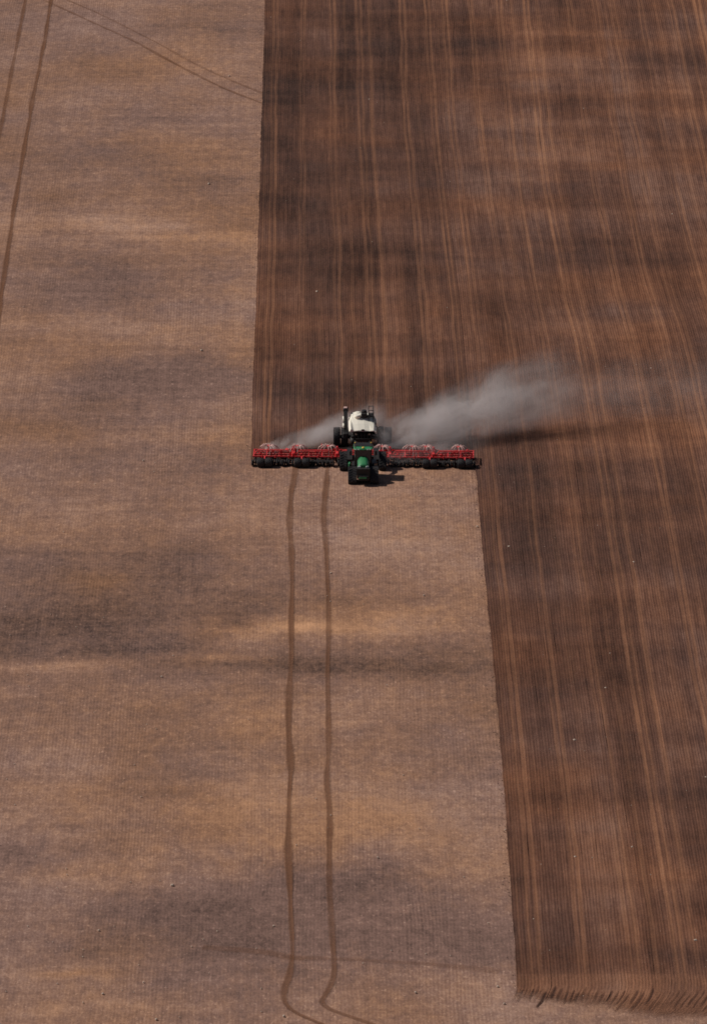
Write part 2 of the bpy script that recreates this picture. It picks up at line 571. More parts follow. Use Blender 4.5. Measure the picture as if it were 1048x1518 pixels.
def seeded_material():
    N = Nodes('seeded_soil')
    v = N.coord()
    mark, cover, tone, warm, rowt, ridge = (N.attr(k) for k in ('mark', 'cover', 'tone', 'warm', 'rowtone', 'ridge'))
    n1 = N.noise(v, 6.0, 5, 0.75)
    n2 = N.noise(N.scalevec(v, (1.0, 0.35, 1)), 1.1, 5, 0.7)
    t = N.math('ADD', N.math('MULTIPLY', tone, 0.8), 0.42)
    t = N.math('ADD', t, N.math('MULTIPLY', N.math('SUBTRACT', n1, 0.5), 0.9))
    t = N.math('ADD', t, N.math('MULTIPLY', N.math('SUBTRACT', n2, 0.5), 0.5))
    t = N.math('ADD', t, N.math('MULTIPLY', rowt, 0.9))
    cool = N.ramp(t, (0.0, lin(54, 39, 35)), (0.5, lin(97, 69, 60)), (1.0, lin(140, 106, 92)))
    hot = N.ramp(t, (0.0, lin(62, 39, 31)), (0.5, lin(112, 74, 56)), (1.0, lin(156, 106, 78)))
    soilc = N.mix(N.math('ADD', warm, 0.5, clamp=True), cool, hot)
    packed = N.ramp(t, (0.0, lin(118, 82, 64)), (0.6, lin(162, 113, 84)), (1.0, lin(186, 138, 106)))
    col = N.mix(N.math('MULTIPLY', mark, 0.8, clamp=True), soilc, packed)
    crumb = N.mapr(N.noise(v, 5.5, 2, 0.6), 0.63, 0.80, 0.0, 0.5)
    col = N.mix(crumb, col, lin(150, 126, 112))
    bump = N.n('ShaderNodeBump', ins={'Strength': 0.7, 'Distance': 0.06, 'Height': n1})
    b = N.bsdf(col, 0.95, bump.outputs[0], Specular_IOR_Level=0.12)
    tr = N.n('ShaderNodeBsdfTransparent').outputs[0]
    ms = N.n('ShaderNodeMixShader')
    cv = N.mapr(N.math('ADD', cover, N.math('MULTIPLY', N.math('SUBTRACT', n1, 0.5), 0.9)), 0.28, 0.72)
    N.set(ms, 0, cv)
    N.set(ms, 1, tr)
    N.set(ms, 2, b)
    return N.surface(ms.outputs[0])


M['seeded'] = seeded_material()


def headland(U, Y, X, cover, mark, Z, bigt, rowid, prof):
    """at the field's end the drill was lifted while turning: rows swing left and run out one by one"""
    y_turn = ground(765, 1458)[1]
    d = np.clip(y_turn - Y, 0, None)
    X = X - 0.055 * d ** 1.8 + 0.25 * (vnoise(U / 1.5, Y / 2, 210) - 0.5) * np.clip(d / 3, 0, 1)
    k = np.clip((U - PASS_W) / 12.0, 0, 1)                        # further right the ground was worked longer
    # gouges about 0.9 m apart, each with its own start, length and width
    q = U / 0.50 + 0.9 * (vnoise(U / 1.9, Y * 0, 205) - 0.5)
    gid = np.floor(q)
    off = q - gid - 0.5 + 0.2 * (vnoise(gid * 3.1, Y * 0, 206) - 0.5)
    st = 0.2 + 1.4 * vnoise(gid * 1.7, Y * 0, 207) + 1.0 * k
    ln = 1.8 + 2.0 * vnoise(gid * 2.3, Y * 0, 208) + 1.2 * k
    t = (d - st) / ln
    wid = (0.10 + 0.11 * vnoise(gid * 5.1, Y * 0, 209)) * np.clip(np.sin(np.pi * np.clip(t, 0, 1)) * 1.6, 0, 1) + 1e-3
    keep = vnoise(gid * 4.7, Y * 0 + 3, 211) > 0.22
    gouge = np.where(keep & (t > 0) & (t < 1), np.exp(-(off / wid) ** 2) * 0.85 * (0.40 + 0.6 * vnoise(gid * 6.1, Y * 0, 213) * np.clip(0.5 + vnoise(U / 0.2, Y / 0.5, 214), 0, 1)), 0)
    late = np.clip((d - 1.3 - 1.6 * k - 2.2 * (vnoise(U / 0.7, Y / 1.5, 212) - 0.5)) / 3.2, 0, 1)
    base = (1 - late) * (1 - 0.25 * np.clip(d / 2, 0, 1)) + late * (0.22 + 0.4 * k) * np.clip((5 + 4.5 * k - d) / 3.5, 0, 1)
    cover = cover * np.clip(np.maximum(base, gouge * 1.1), 0, 1)
    cover = np.where(d > 8.5, 0, cover)
    band = np.exp(-((Y - (y_turn + 0.4)) / 2.2) ** 2)
    mark = np.maximum(mark * (1 - 0.5 * late), 0.35 * np.maximum(band, np.clip(d / 2, 0, 1)) * (1 - gouge))
    bigt = bigt + 0.16 * np.clip((d + 1.5) / 3, 0, 1) * (1 - gouge) * (Y < y_turn + 2) - 1.3 * gouge * (1.0 - 0.4 * k)
    Z = Z * (1 - 0.5 * np.clip(d / 2, 0, 1)) + 0.02 - 0.02 * gouge + 0.05 * np.exp(-((np.abs(off) - 0.36) / 0.1) ** 2) * np.clip(np.sin(np.pi * np.clip(t, 0, 1)), 0, 1)
    return cover, X, mark, Z, bigt


y_back = 3.6
seeded_mesh('seeded_soil', 0.0, PASS_W, y_back, 235, 0.6, 'dark freshly seeded strip running behind the red drill')
seeded_mesh('seeded_soil', PASS_W, PASS_W + 58, -150, 235, 0.6, 'dark seeded ground right of the stubble with orange wheel lines', headland)


# ------------------------------------------------------------------ wheel tracks pressed into the stubble
def track_material():
    N = Nodes('wheel_track_soil')
    v = N.coord()
    edge = N.attr('edge')
    n1 = N.noise(v, 3.0, 5, 0.7)
    n2 = N.noise(N.scalevec(v, (1, 0.3, 1)), 0.35, 3, 0.6)
    t = N.math('ADD', N.math('MULTIPLY', n1, 0.6), N.math('MULTIPLY', n2, 0.5))
    col = N.ramp(t, (0.25, lin(96, 64, 48)), (0.75, lin(140, 98, 74)))
    bump = N.n('ShaderNodeBump', ins={'Strength': 0.5, 'Distance': 0.05, 'Height': n1})
    b = N.bsdf(col, 0.95, bump.outputs[0], Specular_IOR_Level=0.1)
    ms = N.n('ShaderNodeMixShader')
    a = N.mapr(N.math('ADD', edge, N.math('MULTIPLY', N.math('SUBTRACT', n1, 0.5), 1.3)), 0.1, 0.95)
    N.set(ms, 0, N.math('MULTIPLY', a, N.attr('strength')))
    N.set(ms, 1, N.n('ShaderNodeBsdfTransparent').outputs[0])
    N.set(ms, 2, b)
    return N.surface(ms.outputs[0])


M['track'] = track_material()


def wheel_track(pts, width, label, strength=0.9, seed=0):
    P = [Vector((*ground(*p), 0)) for p in pts]
    # resample with Catmull-Rom
    out = []
    for i in range(len(P) - 1):
        p0, p1, p2, p3 = P[max(i - 1, 0)], P[i], P[i + 1], P[min(i + 2, len(P) - 1)]
        m = max(2, int((p2 - p1).length / 0.8))
        for k in range(m):
            t = k / m
            out.append(0.5 * ((2 * p1) + (p2 - p0) * t + (2 * p0 - 5 * p1 + 4 * p2 - p3) * t * t + (3 * p1 - p0 - 3 * p2 + p3) * t ** 3))
    out.append(P[-1])
    A = np.array([[q.x, q.y] for q in out])
    T = np.gradient(A, axis=0)
    T /= np.linalg.norm(T, axis=1)[:, None] + 1e-9
    NN = np.stack([-T[:, 1], T[:, 0]], 1)
    s = np.linspace(-1, 1, 9)
    Lr = np.cumsum(np.r_[0, np.linalg.norm(np.diff(A, axis=0), axis=1)])
    wd = width * 0.5 * (0.7 + 0.8 * vnoise(Lr / 6 + seed * 17, Lr * 0, 301 + seed))
    jit = 0.12 * (vnoise(Lr / 9 + seed * 5, Lr * 0, 331 + seed) - 0.5)
    X = A[:, :1] + NN[:, :1] * (s[None] * wd[:, None] + jit[:, None])
    Y = A[:, 1:] + NN[:, 1:] * (s[None] * wd[:, None] + jit[:, None])
    Z = 0.035 - 0.03 * np.cos(np.clip(s * 1.25, -1, 1) * np.pi / 2)[None] + X * 0 + 0.012 * np.abs(s)[None]
    E = np.clip((1 - np.abs(s)) * 1.9, 0, 1)[None] + X * 0
    S = (strength * (0.55 + 0.5 * vnoise(Lr / 8 + seed, Lr * 0, 351 + seed) + 0.45 * vnoise(Lr / 1.7 + seed, Lr * 0, 371 + seed)))[:, None] + X * 0
    o = grid_object('wheel_track', X, Y, Z, {'edge': E, 'strength': np.clip(S, 0, 1)}, M['track'])
    return tag(o, label, 'wheel track', 'wheel tracks in the stubble', kind='structure')


TL = [(437, 692), (435, 715), (432, 733), (429.4, 777), (432, 817), (433.5, 867), (432, 917), (432, 967), (428.5, 1034), (428, 1100), (430, 1150), (427.5, 1200),
      (426, 1250), (428, 1293), (430, 1350), (433, 1407), (429, 1445), (421.6, 1465), (423, 1487), (440, 1502), (477, 1518), (530, 1540)]
TR = [(484, 692), (483, 715), (481, 733), (480, 767), (483, 817), (485, 867), (486, 934), (485, 1000), (486.5, 1100), (484.5, 1150), (488, 1200), (487, 1250),
      (488, 1307), (491.5, 1364), (494.6, 1422), (493, 1450), (483, 1473), (477, 1485), (489, 1496), (523, 1508), (552, 1518), (600, 1534)]
wheel_track(TL, 0.66, 'left wheel rut from the drill down to the headland', 0.54, 1)
wheel_track(TR, 0.58, 'right wheel rut from the tractor down to the headland', 0.50, 2)
wheel_track([(70, -170), (38, 0), (29, 45), (20, 95), (10, 145), (0, 195), (-16, 270)], 0.55, 'leftmost dark rut in the upper left corner', 0.5, 3)
wheel_track([(94, -150), (76, 0), (68, 50), (60, 92), (52, 130), (38, 210), (24, 290), (15, 350), (5, 420), (0, 455), (-12, 560)], 0.6, 'second dark rut from the left field edge', 0.58, 4)
wheel_track([(66, 0), (120, 25), (200, 62), (270, 100), (330, 130), (388, 153)], 0.6, 'lower of two ruts slanting to the seeded strip', 0.36, 5)
wheel_track([(100, 0), (150, 22), (230, 62), (290, 95), (340, 118), (389, 138)], 0.5, 'upper of two ruts slanting to the seeded strip', 0.26, 6)
wheel_track([(300, 1405), (345, 1408), (400, 1413), (435, 1420), (490, 1421), (560, 1425), (640, 1430), (740, 1440)], 1.2, 'faint rut crossing both wheel ruts near the headland', 0.2, 7)

# ------------------------------------------------------------------ stones and straw scraps lying about (uncountable)
sb = MB()
def stone(x, y, r, z=0.04):
    seg, vs, fs = 6, [], []
    a0 = random.random() * 6
    for k, (q, h) in enumerate(((1.0, -0.3), (1.0, 0.25), (0.55, 0.65))):
        vs += [(x + r * q * math.cos(a0 + t) * random.uniform(.75, 1.2), y + r * q * math.sin(a0 + t) * random.uniform(.75, 1.2), z + r * h * random.uniform(.8, 1.1))
               for t in (2 * math.pi * i / seg for i in range(seg))]
    for k in range(2):
        fs += [(k * seg + i, k * seg + (i + 1) % seg, (k + 1) * seg + (i + 1) % seg, (k + 1) * seg + i) for i in range(seg)]
    fs.append(tuple(range(2 * seg, 3 * seg)))
    sb.add(vs, fs)
for _ in range(420):
    px, py = random.uniform(-30, 1078), random.uniform(-10, 1530)
    if random.random() > 0.35 + 0.65 * py / 1518: continue
    stone(*ground(px, py), random.uniform(0.03, 0.07) * (1.0 if random.random() < .88 else 1.6), 0.05)
for px, py, r in ((256, 1313, .2), (851, 1098, .2), (616, 1472, .15), (560, 1272, .13), (421, 1507, .16), (232, 1512, .16), (754, 811, .17), (707, 781, .15),
                  (939, 834, .17), (310, 273, .2), (299, 520, .2), (852, 1271, .15), (153, 1474, .14), (147, 1380, .14), (340, 113, .16), (470, 433, .2), (1030, 1395, .2)):
    stone(*ground(px, py), r * .75, 0.06)
sb.build('stones', paint('pale_stone', lin(196, 178, 162), 0.9, 0.3))
tag(bpy.data.objects['stones'], 'small pale stones scattered over the field', 'stones', kind='stuff')

sb = MB()
for _ in range(320):
    if random.random() < .4:
        y = random.uniform(y_back, 215)
        x = float(u_to_x(np.array([0.0]), np.array([y]))[0]) - abs(random.gauss(0, .3)) + .1
    else:
        y = random.uniform(ground(765, 1462)[1], y_back)
        x = float(u_to_x(np.array([PASS_W]), np.array([y]))[0]) - abs(random.gauss(0, .3)) + .1
    stone(x, y, random.uniform(.02, .055), 0.015)
o = sb.build('soil_clods', paint('dark_clod', lin(104, 78, 67), 0.95, 0.2))
tag(o, 'dark clods thrown along the edges of the seeded soil', 'clods', kind='stuff')

# ------------------------------------------------------------------ wheels and tracks
def tyre_mb(w_, r, lugs=22, tread=0.05):
    mb = MB()
    h = w_ / 2
    mb.lathe((0, 0, 0), [(-h * 0.75, r * 0.52), (-h, r * 0.72), (-h * 0.98, r * 0.86), (-h * 0.8, r - tread), (0, r - tread * 0.6), (h * 0.8, r - tread),
                         (h * 0.98, r * 0.86), (h, r * 0.72), (h * 0.75, r * 0.52)], 36)
    for k in range(lugs):
        for s in (-1, 1):
            a = 2 * math.pi * (k + (0.5 if s > 0 else 0)) / lugs
            rot = Matrix.Rotation(a, 3, 'X') @ Matrix.Rotation(s * R(28), 3, 'Z')
            c = Matrix.Rotation(a, 3, 'X') @ Vector((s * h * 0.47, 0, r - tread * 0.55))
            mb.box(c, (h * 0.98, r * 0.075, tread), rot)
    return mb


def rim_mb(w_, r):
    mb = MB()
    h = w_ / 2
    mb.lathe((0, 0, 0), [(-h * 0.72, r * 0.54), (-h * 0.70, r * 0.48), (-h * 0.2, r * 0.44), (-h * 0.15, r * 0.2), (-h * 0.3, r * 0.17), (-h * 0.3, 0.001)], 28)
    mb.lathe((0, 0, 0), [(h * 0.72, r * 0.54), (h * 0.70, r * 0.48), (h * 0.1, r * 0.44), (h * 0.05, r * 0.2), (h * 0.2, r * 0.17), (h * 0.2, 0.001)], 28)
    for k in range(8):
        a = 2 * math.pi * k / 8
        mb.tube([(-h * 0.32, r * .3 * math.cos(a), r * .3 * math.sin(a)), (-h * 0.12, r * .3 * math.cos(a), r * .3 * math.sin(a))], r * 0.025, 6)
    return mb


def belt_loop(L, H, rw, rt):
    """rounded triangle in (y, z): two bottom idlers radius rw, the drive wheel radius rt on top"""
    c = [(-L / 2 + rw, rw, rw), (L / 2 - rw, rw, rw), (0, H - rt, rt)]
    pts = []
    n = 3
    for i in range(n):
        (ax, az, ar), (bx, bz, br), (px, pz, pr) = c[i], c[(i + 1) % n], c[i - 1]
        def nrm(p, q):
            dx, dz = q[0] - p[0], q[1] - p[1]
            d = math.hypot(dx, dz)
            base = math.atan2(dz, dx) - math.pi / 2
            return base + math.asin((p[2] - q[2]) / d) * -1 * -1
        a_in = nrm(c[i - 1], c[i])
        a_out = nrm(c[i], c[(i + 1) % n])
        while a_out < a_in: a_out += 2 * math.pi
        m = 9
        for k in range(m + 1):
            a = a_in + (a_out - a_in) * k / m
            pts.append((ax + ar * math.cos(a), az + ar * math.sin(a)))
    return pts


def resample(pts, n):
    P = [Vector((*p, 0)) for p in pts] + [Vector((*pts[0], 0))]
    seg = [(P[i + 1] - P[i]).length for i in range(len(P) - 1)]
    tot = sum(seg)
    out, i, acc = [], 0, 0
    for k in range(n):
        d = tot * k / n
        while acc + seg[i] < d and i < len(seg) - 1:
            acc += seg[i]
            i += 1
        t = (d - acc) / max(seg[i], 1e-9)
        p = P[i].lerp(P[i + 1], t)
        out.append((p.x, p.y, math.atan2(P[i + 1].y - P[i].y, P[i + 1].x - P[i].x)))
    return out


def make_track(parent, w_, L, H, loc, rw=0.36, rt=0.5):
    lug = 0.05
    loop = belt_loop(L, H, rw, rt)
    mb = MB()
    h = w_ / 2
    cy = sum(p[0] for p in loop) / len(loop)
    cz = sum(p[1] for p in loop) / len(loop)

    def inset(p, d):
        q = Vector((p[0] - cy, p[1] - cz))
        q *= (q.length - d) / q.length
        return (q.x + cy, q.y + cz)
    outer = [inset(p, lug) for p in loop]
    inner = [inset(p, lug + 0.06) for p in loop]
    n = len(loop)
    vs = [(-h, *p) for p in outer] + [(h, *p) for p in outer] + [(h, *p) for p in inner] + [(-h, *p) for p in inner]
    fs = []
    for a, b in ((0, 1), (1, 2), (2, 3), (3, 0)):
        fs += [(a * n + i, a * n + (i + 1) % n, b * n + (i + 1) % n, b * n + i) for i in range(n)]
    mb.add(vs, fs)
    for k, (y, z, a) in enumerate(resample(outer, 44)):
        s = 1 if k % 2 else -1
        rot = Matrix.Rotation(a, 3, 'X') @ Matrix.Rotation(s * R(24), 3, 'Z')
        nv = Vector((0, math.sin(a), -math.cos(a)))
        mb.box(Vector((s * h * 0.48, y, z)) + nv * lug * 0.4, (h * 1.0, 0.075, lug * 1.1), rot)
    tr = mb.build('track', M['rubber'], parent, loc)
    wb = MB()
    wb.lathe((0, 0, H - rt), [(-h * .8, 0.001), (-h * .8, rt * .3), (-h * .72, rt * .4), (-h * .72, rt - .13), (-h * .8, rt - .12), (h * .8, rt - .12), (h * .72, rt - .13), (h * .72, rt * .4), (h * .8, rt * .3), (h * .8, 0.001)], 24)
    wb.build('drive_wheel', M['dark_steel'], tr)
    for y in (-L / 2 + rw, L / 2 - rw):
        wb = MB()
        wb.lathe((0, y, rw), [(-h * .85, 0.001), (-h * .85, rw * .4), (-h * .8, rw * .45), (-h * .8, rw - .12), (h * .8, rw - .12), (h * .8, rw * .45), (h * .85, rw * .4), (h * .85, 0.001)], 20)
        wb.build('idler_wheel', M['dark_steel'], tr)
    fb = MB()
    fb.prism([(-L / 2 + rw, rw - .1), (L / 2 - rw, rw - .1), (0.18, H - rt), (-0.18, H - rt)], 0, -h * .3, h * .3)
    for y in (-0.28, 0.28):
        fb.lathe((0, y, 0.27), [(-h * .8, 0.001), (-h * .8, .16), (h * .8, .16), (h * .8, 0.001)], 16)
    fb.build('track_frame', M['black'], tr)
    return tr


# ------------------------------------------------------------------ tractor (faces -Y)
tractor = tag(empty('tractor', (0.0, 0.0, 0)), 'green four-track tractor with green hood and cab roof, pulling the red drill', 'tractor')
ft = make_track(tractor, 0.86, 2.1, 1.62, (-1.10, -4.1, 0.0))
copy_tree(ft, tractor, (1.10, -4.1, 0.0))
rt_ = make_track(tractor, 0.74, 2.3, 1.75, (-1.98, 0.75, 0.0), 0.38, 0.52)
copy_tree(rt_, tractor, (1.98, 0.75, 0.0))

b = MB()
b.box((0, -1.6, 0.85), (0.75, 6.0, 0.5), bev=.08)
b.box((0, -4.1, 0.95), (2.0, 0.42, 0.42), bev=.05)
b.box((0, 0.75, 1.05), (3.4, 0.46, 0.46), bev=.05)
b.box((0, -4.0, 1.2), (1.3, 2.6, 1.0))  # black block added to fill the shadowed gap under the hood
b.box((-0.85, -1.9, 0.95), (0.55, 1.5, 0.7), bev=.08)
b.box((0.85, -1.9, 0.95), (0.55, 1.5, 0.7), bev=.08)
b.box((0, 1.2, 1.15), (1.5, 1.5, 0.7), bev=.1)
b.build('chassis', M['black'], tractor)

# hood: rounded nose, rising to the cab
def loft(sections, caps=True, mi=0, smooth=True, mb=None):
    mb = mb or MB()
    n = len(sections[0])
    vs = [p for s in sections for p in s]
    fs = []
    for k in range(len(sections) - 1):
        fs += [(k * n + i, k * n + (i + 1) % n, (k + 1) * n + (i + 1) % n, (k + 1) * n + i) for i in range(n)]
    mb.add(vs, fs, mi, smooth)
    if caps: mb.add(vs, [tuple(range(n))[::-1], tuple(range((len(sections) - 1) * n, len(sections) * n))], mi)
    return mb


def arch(y, w_, z0, z1, pw=2.6, n=16):
    pts = []
    for k in range(n + 1):
        a = math.pi * k / n
        c, s = math.cos(a), math.sin(a)
        pts.append((w_ * math.copysign(abs(c) ** (2 / pw), c), y, z0 + (z1 - z0) * abs(s) ** (2 / pw)))
    return pts


hd = loft([arch(-4.78, .42, 1.66, 1.92), arch(-4.7, .54, 1.5, 2.04), arch(-4.45, .60, 1.42, 2.14), arch(-4.0, .63, 1.4, 2.25), arch(-3.5, .64, 1.4, 2.33), arch(-3.12, .64, 1.4, 2.38)])
hood = hd.build('hood', M['green'], tractor)
g_ = MB()
g_.box((0, -4.95, 1.18), (1.0, 0.62, 1.05), bev=.06)
for k in range(6):
    g_.box((0, -5.265, 0.82 + k * .12), (0.74, 0.03, 0.03))
g_.build('grille', M['black'], hood)
for s in (-1, 1):
    l = MB()
    l.box((s * 0.40, -4.80, 1.80), (0.30, 0.10, 0.13), Matrix.Rotation(s * R(14), 3, 'Z'), bev=.03)
    l.build('headlight', M['lamp'], hood)
for s in (-1, 1):
    l = MB()
    l.prism([(-4.4, 1.45), (-3.35, 1.45), (-3.35, 1.98), (-4.25, 1.86)], 0, s * .615 - .015 , s * .615 + .02)
    l.build('side_vent', M['black'], hood)

b = MB()
b.box((0, -5.28, 0.78), (0.95, 0.5, 0.42), bev=.06)
for k in range(9):
    b.box((-0.44 + k * .11, -5.55, 0.80), (0.085, 0.16, 0.5), bev=.02)
fw = b.build('front_weight', M['black'], tractor)
b = MB()
b.box((-.06, -5.655, 0.86), (0.78, 0.045, 0.14), bev=.02)
b.build('weight_plate', M['green'], fw)

# cab: glass box with pillars
y0, y1 = -3.12, -1.25
b = MB()
b.prism([(y0 + .02, 1.5), (y1, 1.5), (y1 + .06, 3.05), (y0 + .22, 3.05)], 0, -.80, .80)
cab = b.build('cab', M['glass'], tractor)
b = MB()
for s in (-1, 1):
    b.tube([(s * .81, y0, 1.45), (s * .80, y0 + .21, 3.06)], .055, 8)
    b.tube([(s * .81, y1 + .01, 1.45), (s * .80, y1 + .07, 3.06)], .07, 8)
    b.tube([(s * .82, -2.25, 1.45), (s * .81, -2.2, 3.06)], .035, 8)
    b.box((s * .8, -2.2, 1.42), (.14, 1.95, .22))
b.box((0, y0 - .02, 1.45), (1.6, .1, .22))
b.box((0, y1 + .02, 1.6), (1.6, .1, .5))
b.build('cab_frame', M['black'], cab)
b = MB()
b.tube([(0.1, y0 - .03, 1.62), (-0.28, y0 + .07, 2.35)], .015, 6)
b.build('wiper', M['black'], cab)
b = MB()
b.box((0, -2.25, 1.85), (.5, .5, .5), bev=.1)
b.box((0, -2.0, 2.3), (.5, .16, .7), bev=.06)
b.build('operator_seat', M['dark_steel'], cab)

def rr(w_, d, cy, z, n=6, r=.28):
    out = []
    for sx, sy, a0 in ((1, -1, -90), (1, 1, 0), (-1, 1, 90), (-1, -1, 180)):
        for k in range(n + 1):
            a = R(a0 + 90 * k / n)
            out.append((sx * (w_ - r) + r * math.cos(a), cy + sy * (d - r) + r * math.sin(a), z))
    return out
rf = loft([rr(.90, .96, -2.12, 3.02), rr(.96, 1.03, -2.14, 3.06), rr(.96, 1.03, -2.14, 3.13), rr(.90, .96, -2.14, 3.17), rr(.6, .65, -2.14, 3.19)])
roof = rf.build('cab_roof', M['green'], tractor)
b = MB()
b.tube([(0, -2.9, 3.16), (0, -2.9, 3.24), (0, -2.9, 3.30)], [.12, .15, .09], 12)
b.build('position_receiver', M['amber'], roof)
b = MB()
b.box((0, -1.72, 3.20), (1.86, 1.3, .09), bev=.05)
b.build('roof_hatch', M['black'], roof)
for s in (-1, 1):
    b = MB()
    b.tube([(s * .8, -1.4, 3.24), (s * .8, -1.4, 3.36)], .06, 10)
    b.build('beacon', M['amber'], roof)
for x in (-.72, -.45, .45, .72):
    b = MB()
    b.box((x, -3.175, 3.12), (.19, .05, .09), bev=.02)
    b.build('work_light', M['lamp'], roof)
b = MB()
b.tube([(-.78, -3.0, 1.55), (-.78, -3.0, 2.6)], .07, 10)
b.tube([(-.78, -3.0, 2.6), (-.78, -3.0, 3.25), (-.82, -2.95, 3.42)], .05, 10)
b.build('exhaust_stack', M['dark_steel'], tractor)
for s in (-1, 1):
    b = MB()
    b.tube([(s * .83, -3.0, 2.95), (s * 1.25, -3.1, 2.9)], .02, 6)
    arm = b.build('mirror_arm', M['black'], tractor)
    b = MB()
    b.box((s * 1.28, -3.1, 2.72), (.22, .07, .46), bev=.03)
    b.build('mirror', M['black'], arm)
# ladder and platform on the cab's sunless side, pale worn treads
b = MB()
for k in range(4):
    b.box((1.22 + .05 * (3 - k), -2.55, .62 + k * .3), (.34, .5, .05))
b.box((1.08, -2.3, 1.62), (.5, 1.3, .05))
for y in (-2.85, -2.25):
    b.tube([(1.45, y, .5), (1.24, y, 1.65), (1.2, y, 2.5)], .025, 8)
b.tube([(1.2, -2.85, 2.5), (1.2, -2.25, 2.5)], .025, 8)
b.build('ladder', M['steel'], tractor)
for s in (-1, 1):
    b = MB()
    b.prism([(-1.2, 1.5), (-.5, 1.86), (1.6, 1.9), (2.0, 1.6), (2.0, 1.55), (1.6, 1.84), (-.5, 1.8), (-1.2, 1.44)], 0, s * 1.35 - .26, s * 1.35 + .26)
    b.build('fender', M['black'], tractor)
b = MB()
b.box((-1.38, -2.75, 1.45), (.22, .55, .35), bev=.06)
b.build('toolbox', M['green'], tractor)
b = MB()
b.box((0, 2.15, .55), (.16, 1.2, .12))
b.build('drawbar', M['dark_steel'], tractor)

# ------------------------------------------------------------------ red seed drill
drill = tag(empty('seed_drill', (0, 0, 0)), 'wide red folding seed drill with black gauge wheels, towed behind the green tractor', 'seed drill')
HW = PASS_W / 2 - 0.15
FY0, FY1, FZ = 1.9, 4.3, 0.82
secs = [('centre', -2.6, 2.6), ('wing', -7.0, -2.75), ('wing', -HW, -7.15), ('wing', 2.75, 7.0), ('wing', 7.15, HW)]
for kind, xa, xb in secs:
    b = MB()
    for y in (FY0, FY0 + .8, FY0 + 1.6, FY1):
        b.box(((xa + xb) / 2, y, FZ), (xb - xa, .13, .13))
    n = max(3, int((xb - xa) / 1.1))
    for k in range(n + 1):
        x = xa + .1 + (xb - xa - .2) * k / n
        b.box((x, (FY0 + FY1) / 2, FZ + .0), (.10, FY1 - FY0 - .13, .10))
    for k in range(n):
        x = xa + (xb - xa) * (k + .5) / n
        y = FY0 + .4 + .8 * (k % 3)
        b.box((x, y, FZ + .17), (.24, .34, .2), bev=.03)
        b.box((x + .3, FY0 - .06, FZ + .02), (.16, .12, .3), bev=.03)
    # raised truss and fold brackets
    b.tube([(xa + .15, FY0 + .3, FZ + .1), (xa + .5, FY0 + .5, FZ + .52), (xb - .5, FY0 + .5, FZ + .52), (xb - .15, FY0 + .3, FZ + .1)], .06, 8)
    for k in range(n):
        x = xa + .5 + (xb - xa - 1.0) * (k + .5) / n
        b.tube([(x - .2, FY0 + .4, FZ + .08), (x, FY0 + .5, FZ + .52), (x + .2, FY0 + .4, FZ + .08)], .035, 6)
    b.build('frame_section' if kind == 'centre' else 'wing_frame', M['red'], drill)
# gangs of black discs closely spaced along the front of every section
for kind, xa, xb in secs:
    b = MB()
    n = int((xb - xa - .1) / .2)
    for k in range(n):
        x = xa + .1 + .2 * k
        b.lathe((x, FY0 - .45 + .1 * (k % 2), .30), [(-.02, .05), (-.075, .2), (-.06, .30), (.06, .30), (.075, .2), (.02, .05)], 14)
    b.tube([(xa + .05, FY0 - .4, .30), (xb - .05, FY0 - .4, .30)], .06, 8)
    for k in range(4):
        x = xa + .3 + (xb - xa - .6) * k / 3
        b.tube([(x, FY0 - .4, .30), (x, FY0 - .05, .62), (x, FY0 + .1, .8)], .05, 6)
    b.build('disc_gang', M['rubber'], drill)
# hinges with hydraulic rams
for x in (-7.08, -2.68, 2.68, 7.08):
    b = MB()
    b.box((x, (FY0 + FY1) / 2, FZ + .12), (.30, FY1 - FY0 - .3, .42), bev=.04)
    b.tube([(x - .9, FY0 + 1.2, FZ + .35), (x + .1, FY0 + 1.2, FZ + .5)], .07, 8)
    b.tube([(x + .1, FY0 + 1.2, FZ + .5), (x + .9, FY0 + 1.2, FZ + .35)], .035, 8)
    b.box((x, FY0 + 1.2, FZ + .45), (.18, .3, .62), bev=.04)
    b.build('hinge', M['red'], drill)
drill.rotation_euler.z = -0.03
# hitch
b = MB()
for s in (-1, 1):
    b.tube([(s * 2.2, FY0, FZ - .05), (s * .2, 2.55 - .1, .60)], .09, 8)
b.tube([(0, 2.6, .62), (0, FY0 + .6, FZ)], .09, 8)
b.box((0, 2.7, .62), (.5, .35, .22), bev=.04)
b.build('hitch', M['red'], drill)
# gauge wheels in walking pairs
tw = MB()
for s in (-1, 1):
    pass
wheel_x = [-9.95, -6.2, 6.75, 10.3]
arm_ = MB()
arm_.tube([(0, .55, .48), (0, .25, .95), (0, -.15, .62)], .07, 8)
arm_.tube([(-.62, -.22, .44), (.62, -.22, .44)], .05, 8)
arm_.box((0, .62, .62), (.2, .22, .5), bev=.04)
for i, x in enumerate(wheel_x):
    if i == 0:
        a0 = arm_.build('gauge_wheel', M['red'], drill, (x, 1.15, 0))
        for xx in (-.40, .40):
            t0 = tyre_mb(.74, .47, 16, .035).build('tyre', M['rubber'], a0, (xx, -.22, .46))
            rim_mb(.74, .47).build('rim', M['steel'], a0, (xx, -.22, .46))
    else:
        copy_tree(a0, drill, (x, 1.15, 0))
# small rear castors under the frame
cm = tyre_mb(.3, .36, 14, .03)
c0 = cm.build('castor_wheel', M['rubber'], drill, (-8.4, FY1 + .05, .36))
for x in (-4.6, -1.3, 1.3, 4.6, 8.4):
    copy_tree(c0, drill, (x, FY1 + .05, .36))
